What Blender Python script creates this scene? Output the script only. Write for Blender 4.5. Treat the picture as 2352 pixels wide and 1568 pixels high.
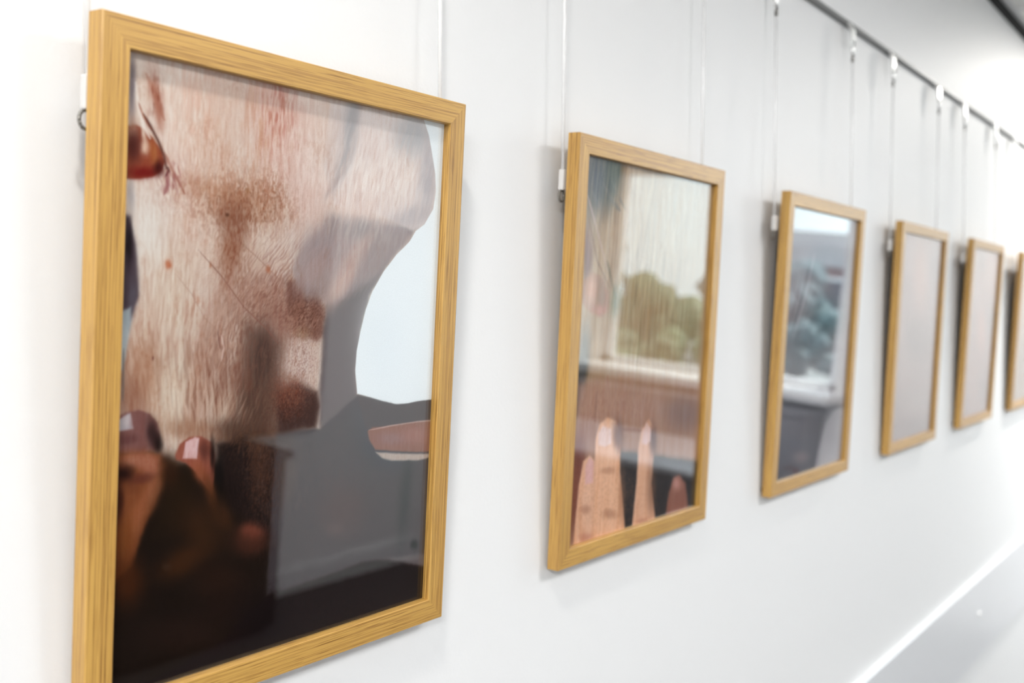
import bpy, bmesh, math, random
import numpy as np
from mathutils import Matrix, Vector
random.seed(4)
for o in list(bpy.data.objects): bpy.data.objects.remove(o)
S = bpy.context.scene
COL = S.collection

# ---------------------------------------------------------------- camera
cam_d = bpy.data.cameras.new('camera'); cam = bpy.data.objects.new('camera', cam_d); COL.objects.link(cam)
YAW, PITCH, ROLL = 0.94965, -0.030107, 0.0097992
fw = Vector((math.sin(YAW)*math.cos(PITCH), math.cos(YAW)*math.cos(PITCH), math.sin(PITCH)))
r0 = Vector((math.cos(YAW), -math.sin(YAW), 0)); u0 = r0.cross(fw)
rt = r0*math.cos(ROLL) + u0*math.sin(ROLL); up = u0*math.cos(ROLL) - r0*math.sin(ROLL)
cam.matrix_world = Matrix(((rt.x, up.x, -fw.x, -0.26833), (rt.y, up.y, -fw.y, -0.57523), (rt.z, up.z, -fw.z, 1.63204), (0, 0, 0, 1)))
cam_d.sensor_width = 36; cam_d.lens = 2434.6/2352*36; cam_d.clip_start = .02
cam_d.dof.use_dof = True; cam_d.dof.focus_distance = 0.80; cam_d.dof.aperture_fstop = 5.4
S.camera = cam
# ---------------------------------------------------------------- exposure
S.view_settings.view_transform = 'Standard'; S.view_settings.look = 'None'
S.view_settings.gamma = 1; S.view_settings.use_curve_mapping = False
S.view_settings.exposure = 0.30
# ---------------------------------------------------------------- sky and sun
w = bpy.data.worlds.new('sky'); S.world = w; w.use_nodes = True
bg = w.node_tree.nodes['Background']; bg.inputs[0].default_value = (.80, .92, 1, 1); bg.inputs[1].default_value = 3.8
sun_d = bpy.data.lights.new('sun', 'SUN'); sun_d.energy = 15; sun_d.angle = .01; sun_d.color = (1, .96, .9)
sun = bpy.data.objects.new('sun', sun_d); COL.objects.link(sun); sun.location = (9, 3, 9)
sun.rotation_euler = Vector((-.38, -.30, -.88)).to_track_quat('-Z', 'Y').to_euler()
DOWN = [(-.12, -.36), (3.35, -.36), (-3.5, -.36), (4.95, -.85)]  # the last one is an extra lamp added to brighten the end wall
DOWN_W = (4.6, 12.5, 8.0, 8.5)
FILL_PANELS = [(-1.6, -1.4), (1.2, -1.4), (4.0, -1.4)]  # unseen ceiling panels, added to fill the room with light
FILL_W = (64, 14, 32)
def area(name, loc, size, watts, col, shape='SQUARE'):
    d = bpy.data.lights.new(name, 'AREA'); d.shape = shape; d.size = size; d.energy = watts; d.color = col
    o = bpy.data.objects.new(name, d); COL.objects.link(o); o.location = loc
    return o
for (x, y), pw in zip(DOWN, DOWN_W): area('downlight_lamp', (x, y, 2.398), .08, pw, (1, .965, .91), 'DISK')
for (x, y), pw in zip(FILL_PANELS, FILL_W): area('fill_lamp', (x, y, 2.392), .56, pw, (.96, .98, 1))

# ---------------------------------------------------------------- materials
def mat(name, col=(.8, .8, .8), rough=.6, metal=0, spec=.5, trans=0):
    m = bpy.data.materials.new(name); m.use_nodes = True
    b = m.node_tree.nodes['Principled BSDF']
    b.inputs['Base Color'].default_value = (*col, 1); b.inputs['Roughness'].default_value = rough
    b.inputs['Metallic'].default_value = metal; b.inputs['Specular IOR Level'].default_value = spec
    b.inputs['Transmission Weight'].default_value = trans
    return m
def nd(m, t, **k):
    n = m.node_tree.nodes.new(t)
    for a, v in k.items(): setattr(n, a, v)
    return n
def lk(m, a, b): m.node_tree.links.new(a, b)
def bsdf(m): return m.node_tree.nodes['Principled BSDF']
def bumpy(m, scale, strength, dist=.001, detail=4):
    tc = nd(m, 'ShaderNodeTexCoord'); n = nd(m, 'ShaderNodeTexNoise'); b = nd(m, 'ShaderNodeBump')
    n.inputs['Scale'].default_value = scale; n.inputs['Detail'].default_value = detail
    b.inputs['Strength'].default_value = strength; b.inputs['Distance'].default_value = dist
    lk(m, tc.outputs['Object'], n.inputs['Vector']); lk(m, n.outputs['Fac'], b.inputs['Height']); lk(m, b.outputs['Normal'], bsdf(m).inputs['Normal'])
    return n
def mottle(m, scale, c1, c2):
    tc = nd(m, 'ShaderNodeTexCoord'); n = nd(m, 'ShaderNodeTexNoise'); r = nd(m, 'ShaderNodeValToRGB')
    n.inputs['Scale'].default_value = scale; n.inputs['Detail'].default_value = 5
    r.color_ramp.elements[0].position = .35; r.color_ramp.elements[1].position = .65
    r.color_ramp.elements[0].color = (*c1, 1); r.color_ramp.elements[1].color = (*c2, 1)
    lk(m, tc.outputs['Object'], n.inputs['Vector']); lk(m, n.outputs['Fac'], r.inputs['Fac']); lk(m, r.outputs['Color'], bsdf(m).inputs['Base Color'])
M = {}
M['wall'] = mat('white_wall_paint', (.86, .86, .86), .55, spec=.35); bumpy(M['wall'], 260, .25, .0006)
M['ceiling'] = mat('ceiling_tile', (.82, .82, .80), .8); bumpy(M['ceiling'], 400, .4, .001)
M['white'] = mat('white_gloss_paint', (.84, .85, .86), .18); bumpy(M['white'], 9, .12, .004)
M['dado'] = mat('white_dado_paint', (.82, .83, .85), .28); bumpy(M['dado'], 6, .10, .004)
M['black'] = mat('black_plinth_and_gap_shade', (.006, .006, .005), .9)  # sideboard plinth, and the strip painted as shade at the ceiling edge
M['floor'] = mat('dark_carpet', (.07, .066, .066), .95); bumpy(M['floor'], 300, .5, .003)
M['darkwood'] = mat('dark_stained_wood', (.012, .008, .007), .8, spec=.15); mottle(M['darkwood'], 6, (.010, .007, .006), (.017, .011, .009))
M['felt'] = mat('charcoal_felt', (.012, .009, .009), .95); bumpy(M['felt'], 500, .4, .001)
M['alu'] = mat('brushed_aluminium', (.19, .19, .185), .45, metal=.2)
M['nylon'] = mat('clear_nylon', (.99, .99, .99), .18, spec=1.0)
_t = nd(M['nylon'], 'ShaderNodeBsdfTransparent'); _m = nd(M['nylon'], 'ShaderNodeMixShader'); _m.inputs[0].default_value = .5
lk(M['nylon'], _t.outputs[0], _m.inputs[1]); lk(M['nylon'], bsdf(M['nylon']).outputs[0], _m.inputs[2]); lk(M['nylon'], _m.outputs[0], M['nylon'].node_tree.nodes['Material Output'].inputs[0])
M['plastic'] = mat('clear_plastic', (.72, .70, .68), .12, spec=.7)
M['chrome'] = mat('bright_nickel', (.97, .97, .96), .34, metal=1)
M['steel'] = mat('dark_steel', (.25, .24, .22), .35, metal=.9)
M['mdf'] = mat('brown_backing_board', (.20, .14, .09), .8); mottle(M['mdf'], 90, (.17, .12, .08), (.24, .17, .11))
M['tabletop'] = mat('pale_laminate', (.62, .63, .68), .3)
M['greyleg'] = mat('grey_powder_coat', (.20, .20, .22), .5)
M['paper'] = mat('white_card', (.85, .85, .86), .7)
M['upvc'] = mat('white_window_frame', (.85, .87, .90), .25)
M['leaf'] = mat('hedge_leaves', (.03, .08, .03), .7); mottle(M['leaf'], 7, (.06, .10, .06), (.10, .16, .085))
M['leaf2'] = mat('blue_green_leaves', (.03, .07, .08), .7); mottle(M['leaf2'], 5, (.06, .10, .12), (.09, .15, .17))
M['paving'] = mat('pale_paving', (.22, .24, .25), .8); mottle(M['paving'], 1.5, (.19, .21, .22), (.25, .27, .28))
M['brick'] = mat('pink_brick', (.30, .17, .16), .85); mottle(M['brick'], 20, (.26, .15, .14), (.34, .20, .19))
M['slate'] = mat('grey_slate', (.10, .11, .13), .6)
M['darkglass'] = mat('dark_glass', (.03, .04, .06), .1)
def emis(name, col, s):
    m = bpy.data.materials.new(name); m.use_nodes = True; nt = m.node_tree
    e = nt.nodes.new('ShaderNodeEmission'); e.inputs[0].default_value = (*col, 1); e.inputs[1].default_value = s
    nt.links.new(e.outputs[0], nt.nodes['Material Output'].inputs[0]); return m
M['lamp'] = emis('lit_lamp_diffuser', (1, .97, .92), 4.0)

# thin glazing: each face of the pane reflects by its angle (Schlick), the rest goes straight through
def thin_glass(name, tint, f0=.05):
    m = bpy.data.materials.new(name); m.use_nodes = True; nt = m.node_tree; nt.nodes.remove(nt.nodes['Principled BSDF'])
    g = nd(m, 'ShaderNodeNewGeometry'); dot = nd(m, 'ShaderNodeVectorMath', operation='DOT_PRODUCT')
    lk(m, g.outputs['Normal'], dot.inputs[0]); lk(m, g.outputs['Incoming'], dot.inputs[1])
    ab = nd(m, 'ShaderNodeMath', operation='ABSOLUTE'); lk(m, dot.outputs['Value'], ab.inputs[0])
    s1 = nd(m, 'ShaderNodeMath', operation='SUBTRACT'); s1.inputs[0].default_value = 1; lk(m, ab.outputs[0], s1.inputs[1])
    pw = nd(m, 'ShaderNodeMath', operation='POWER'); lk(m, s1.outputs[0], pw.inputs[0]); pw.inputs[1].default_value = 5
    ma = nd(m, 'ShaderNodeMath', operation='MULTIPLY_ADD'); lk(m, pw.outputs[0], ma.inputs[0]); ma.inputs[1].default_value = 1-f0; ma.inputs[2].default_value = f0
    t = nd(m, 'ShaderNodeBsdfTransparent'); t.inputs[0].default_value = (*tint, 1)
    gl = nd(m, 'ShaderNodeBsdfGlossy'); gl.inputs['Roughness'].default_value = .0
    mx = nd(m, 'ShaderNodeMixShader'); lk(m, ma.outputs[0], mx.inputs[0]); lk(m, t.outputs[0], mx.inputs[1]); lk(m, gl.outputs[0], mx.inputs[2])
    lk(m, mx.outputs[0], nt.nodes['Material Output'].inputs[0])
    return m
M['glass'] = thin_glass('picture_glass', (.99, .995, .99))
M['pane'] = thin_glass('window_glass', (.97, .99, .98))

def wood_material():
    m = mat('oak_veneer', (.6, .38, .15), .40, spec=.42)
    bsdf(m).inputs['Coat Weight'].default_value = .3; bsdf(m).inputs['Coat Roughness'].default_value = .3
    tc = nd(m, 'ShaderNodeTexCoord'); oi = nd(m, 'ShaderNodeObjectInfo')
    off = nd(m, 'ShaderNodeVectorMath', operation='SCALE'); cx = nd(m, 'ShaderNodeCombineXYZ')
    for k in range(3): lk(m, oi.outputs['Random'], cx.inputs[k])
    lk(m, cx.outputs[0], off.inputs[0]); off.inputs['Scale'].default_value = 7
    ad = nd(m, 'ShaderNodeVectorMath', operation='ADD'); lk(m, tc.outputs['Object'], ad.inputs[0]); lk(m, off.outputs[0], ad.inputs[1])
    def noise(sx, sy, sc, det, dist=0.):
        mp = nd(m, 'ShaderNodeMapping'); mp.inputs['Scale'].default_value = (sx, sy, sy); lk(m, ad.outputs[0], mp.inputs[0])
        n = nd(m, 'ShaderNodeTexNoise'); n.inputs['Scale'].default_value = sc; n.inputs['Detail'].default_value = det; n.inputs['Distortion'].default_value = dist
        lk(m, mp.outputs[0], n.inputs['Vector']); return n
    a = noise(4, 800, 1, 3, .25)      # growth lines
    b = noise(26, 1500, 1, 2, .2)     # pores
    c = noise(3, 60, 1, 2)           # broad figure
    ra = nd(m, 'ShaderNodeValToRGB'); e = ra.color_ramp.elements
    e[0].position = .30; e[0].color = (.40, .205, .048, 1); e[1].position = .54; e[1].color = (.64, .375, .096, 1)
    lk(m, a.outputs['Fac'], ra.inputs[0])
    rb = nd(m, 'ShaderNodeValToRGB'); e = rb.color_ramp.elements
    e[0].position = .34; e[0].color = (.58, .50, .42, 1); e[1].position = .44; e[1].color = (1, 1, 1, 1)
    lk(m, b.outputs['Fac'], rb.inputs[0])
    rc = nd(m, 'ShaderNodeValToRGB'); e = rc.color_ramp.elements
    e[0].position = .35; e[0].color = (.88, .86, .82, 1); e[1].position = .65; e[1].color = (1, 1, 1, 1)
    lk(m, c.outputs['Fac'], rc.inputs[0])
    m1 = nd(m, 'ShaderNodeMix', data_type='RGBA', blend_type='MULTIPLY'); m1.inputs[0].default_value = 1
    lk(m, ra.outputs[0], m1.inputs[6]); lk(m, rb.outputs[0], m1.inputs[7])
    m2 = nd(m, 'ShaderNodeMix', data_type='RGBA', blend_type='MULTIPLY'); m2.inputs[0].default_value = 1
    lk(m, m1.outputs[2], m2.inputs[6]); lk(m, rc.outputs[0], m2.inputs[7])
    lk(m, m2.outputs[2], bsdf(m).inputs['Base Color'])
    bp = nd(m, 'ShaderNodeBump'); bp.inputs['Strength'].default_value = .25; bp.inputs['Distance'].default_value = .0003
    lk(m, b.outputs['Fac'], bp.inputs['Height']); lk(m, bp.outputs[0], bsdf(m).inputs['Normal'])
    return m
M['oak'] = wood_material()

def print_material():
    m = mat('photographic_print', (.5, .5, .5), .7, spec=.06)
    at = nd(m, 'ShaderNodeAttribute'); at.attribute_name = 'ink'
    tc = nd(m, 'ShaderNodeTexCoord'); n = nd(m, 'ShaderNodeTexNoise'); n.inputs['Scale'].default_value = 1500; n.inputs['Detail'].default_value = 2
    lk(m, tc.outputs['Object'], n.inputs['Vector'])
    r = nd(m, 'ShaderNodeValToRGB'); e = r.color_ramp.elements
    e[0].position = .3; e[0].color = (.93, .93, .93, 1); e[1].position = .7; e[1].color = (1.06, 1.06, 1.06, 1)
    lk(m, n.outputs['Fac'], r.inputs[0])
    mx = nd(m, 'ShaderNodeMix', data_type='RGBA', blend_type='MULTIPLY'); mx.inputs[0].default_value = 1
    lk(m, at.outputs['Color'], mx.inputs[6]); lk(m, r.outputs[0], mx.inputs[7]); lk(m, mx.outputs[2], bsdf(m).inputs['Base Color'])
    return m
M['print'] = print_material()

# ---------------------------------------------------------------- helpers
def link(name, me, m, parent=None, mtx=None):
    me.name = name
    if m and not me.materials: me.materials.append(m)
    o = bpy.data.objects.new(name, me); COL.objects.link(o)
    if mtx is not None: o.matrix_local = mtx
    if parent: o.parent = parent
    return o
def tag(o, label=None, cat=None, group=None, kind=None):
    for k, v in (('label', label), ('category', cat), ('group', group), ('kind', kind)):
        if v: o[k] = v
    return o
def empty(name, loc, label, cat, group=None):
    o = bpy.data.objects.new(name, None); COL.objects.link(o); o.location = loc; o.empty_display_size = .05
    return tag(o, label, cat, group)
def box_bm(bm, a, b, bev=0):
    r = bmesh.ops.create_cube(bm, size=1)['verts']
    for v in r: v.co = Vector([(a[k]+b[k])/2 + v.co[k]*(b[k]-a[k]) for k in range(3)])
    if bev: bmesh.ops.bevel(bm, geom=list({e for v in r for e in v.link_edges}), offset=bev, segments=2, affect='EDGES', profile=.6)
def mesh_of(bm, smooth=False):
    me = bpy.data.meshes.new('m'); bm.to_mesh(me); bm.free()
    if smooth:
        for p in me.polygons: p.use_smooth = True
    return me
def box(name, a, b, m, parent=None, bev=0, kind=None):
    bm = bmesh.new(); box_bm(bm, a, b, bev); o = link(name, mesh_of(bm), m, parent)
    if kind: o['kind'] = kind
    return o
def cyl_bm(bm, p, q, r, seg=16, r2=None, caps=True):
    p = Vector(p); q = Vector(q); d = q-p
    vs = bmesh.ops.create_cone(bm, cap_ends=caps, segments=seg, radius1=r, radius2=r if r2 is None else r2, depth=d.length)['verts']
    mt = Matrix.Translation((p+q)/2) @ d.to_track_quat('Z', 'Y').to_matrix().to_4x4()
    bmesh.ops.transform(bm, matrix=mt, verts=vs)
def tube_path(bm, pts, r, seg=10):
    for a, b in zip(pts, pts[1:]): cyl_bm(bm, a, b, r, seg)
    for p in pts[1:-1]:
        vs = bmesh.ops.create_icosphere(bm, subdivisions=2, radius=r)['verts']; bmesh.ops.translate(bm, vec=Vector(p), verts=vs)
def extrude_profile(bm, prof, x0, x1):
    # prof: (y, z) polygon, swept along x
    A = [bm.verts.new((x0, y, z)) for y, z in prof]; B = [bm.verts.new((x1, y, z)) for y, z in prof]
    n = len(prof); bm.faces.new(A); bm.faces.new(B[::-1])
    for i in range(n): bm.faces.new((A[i], B[i], B[(i+1) % n], A[(i+1) % n]))
    bmesh.ops.recalc_face_normals(bm, faces=bm.faces)

# ---------------------------------------------------------------- the room
X0, X1, L, H = -3.6, 5.6, 3.0, 2.41
st = 'structure'
box('wall_back', (X0-.1, 0, -.02), (X1+.1, .12, 2.75), M['wall'], kind=st)
box('floor', (X0-.1, -L-.1, -.1), (X1+.1, .1, 0), M['floor'], kind=st)
box('ceiling', (X0-.1, -L-.1, H), (X1+.1, -.028, H+.1), M['ceiling'], kind=st)
box('wall_left', (X0-.12, -L, 0), (X0, 0, H), M['wall'], kind=st)
box('wall_front', (X0, -L-.12, 0), (X1, -L, H), M['wall'], kind=st)
WY0, WY1, WZ0, WZ1 = -2.97, -1.40, 1.03, 2.30
bm = bmesh.new()
box_bm(bm, (X1, -L-.1, 0), (X1+.2, WY0, H)); box_bm(bm, (X1, WY1, 0), (X1+.2, 0, H))
box_bm(bm, (X1, WY0, 0), (X1+.2, WY1, WZ0)); box_bm(bm, (X1, WY0, WZ1), (X1+.2, WY1, H))
tag(link('wall_right', mesh_of(bm), M['wall']), kind=st)
# suspended-ceiling edge: black strip painted as the shade of the gap along the wall, white wall angle, tile edge line
tag(box('trim_1', (X0, -.012, 2.390), (X1, 0, 2.4085), M['black']), kind=st)
bm = bmesh.new(); box_bm(bm, (X0, -.028, 2.4085), (X1, 0, 2.4105)); box_bm(bm, (X0, -.002, 2.4105), (X1, 0, 2.43))
tag(link('trim_2', mesh_of(bm), M['white']), kind=st)
# ceiling tile grid lines (T-bars)
bm = bmesh.new()
for k in range(1, 5): box_bm(bm, (X0, -.028-.6*k-.012, H-.004), (X1, -.028-.6*k+.012, H+.001))
k = X0+.3
while k < X1: box_bm(bm, (k-.012, -L, H-.0035), (k+.012, -.028, H+.001)); k += .6
tag(link('trim_3', mesh_of(bm), M['white']), kind=st)
# dado board with bevelled top edge
bm = bmesh.new()
extrude_profile(bm, [(0, .786), (-.009, .786), (-.012, .789), (-.012, .983), (-.0095, .9865), (0, .9875)], X0, X1)
dado = tag(link('trim_4', mesh_of(bm), M['dado']), kind=st)
bm = bmesh.new(); cyl_bm(bm, (2.50, -.0115, .897), (2.50, -.015, .897), .006, 16, .004); link('screw_cap', mesh_of(bm), M['chrome'], dado)
bm = bmesh.new(); extrude_profile(bm, [(0, 0), (-.016, 0), (-.016, .09), (-.010, .10), (0, .10)], X0, X1)
tag(link('baseboard_back', mesh_of(bm), M['white']), kind=st)
bm = bmesh.new(); extrude_profile(bm, [(-L, 0), (-L+.016, 0), (-L+.016, .11), (-L+.01, .12), (-L, .12)], X0, X1)
tag(link('baseboard_front', mesh_of(bm), M['white']), kind=st)
# window in the end wall
bm = bmesh.new()
for a, b in (((WY0, WZ0), (WY0+.06, WZ1)), ((WY1-.06, WZ0), (WY1, WZ1)), ((WY0, WZ0), (WY1, WZ0+.05)), ((WY0, WZ1-.06), (WY1, WZ1))):
    box_bm(bm, (X1+.09, a[0], a[1]), (X1+.15, b[0], b[1]), .004)
win = tag(link('window_1', mesh_of(bm), M['upvc']), kind=st)
box('window_pane', (X1+.118, WY0+.05, WZ0+.04), (X1+.124, WY1-.05, WZ1-.05), M['pane'], win)
box('window_sill', (X1-.27, WY0-.02, WZ0-.035), (X1+.12, WY1+.05, WZ0+.012), M['upvc'], win, .006)

# ceiling lamps: downlights, then panels added as fill light
for i, (x, y) in enumerate(DOWN):
    t = empty('downlight', (x, y, H), ['round recessed downlight in the ceiling above the nearest picture', 'round recessed downlight in the ceiling past the last picture in view', 'round recessed downlight in the ceiling far behind the viewer', 'round downlight added to brighten the end wall with the window'][i], 'downlight', 'downlights along the picture wall')
    bm = bmesh.new(); cyl_bm(bm, (0, 0, -.006), (0, 0, 0), .055, 32, .06, caps=False)
    ring = bmesh.ops.create_circle(bm, segments=32, radius=.055)['verts']; bmesh.ops.translate(bm, vec=(0, 0, -.006), verts=ring)
    ring2 = bmesh.ops.create_circle(bm, segments=32, radius=.046)['verts']; bmesh.ops.translate(bm, vec=(0, 0, -.006), verts=ring2)
    for k in range(32): bm.faces.new((ring[k], ring[(k+1) % 32], ring2[(k+1) % 32], ring2[k]))
    link('bezel', mesh_of(bm), M['white'], t)
    bm = bmesh.new(); cyl_bm(bm, (0, 0, -.003), (0, 0, 0), .046, 32); link('diffuser', mesh_of(bm), M['lamp'], t)
for i, (x, y) in enumerate(FILL_PANELS):
    t = empty('fill_panel_light', (x, y, H), ['square fill light added on the ceiling behind the viewer', 'square fill light added on the ceiling in the middle of the room', 'square fill light added on the ceiling nearest the window'][i], 'ceiling light', 'square fill lights added on the ceiling')
    bm = bmesh.new()
    for a, b in (((-.3, -.3), (.3, -.285)), ((-.3, .285), (.3, .3)), ((-.3, -.285), (-.285, .285)), ((.285, -.285), (.3, .285))): box_bm(bm, (*a, -.012), (*b, 0))
    link('frame', mesh_of(bm), M['white'], t); box('diffuser', (-.285, -.285, -.008), (.285, .285, 0), M['lamp'], t)

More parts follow.
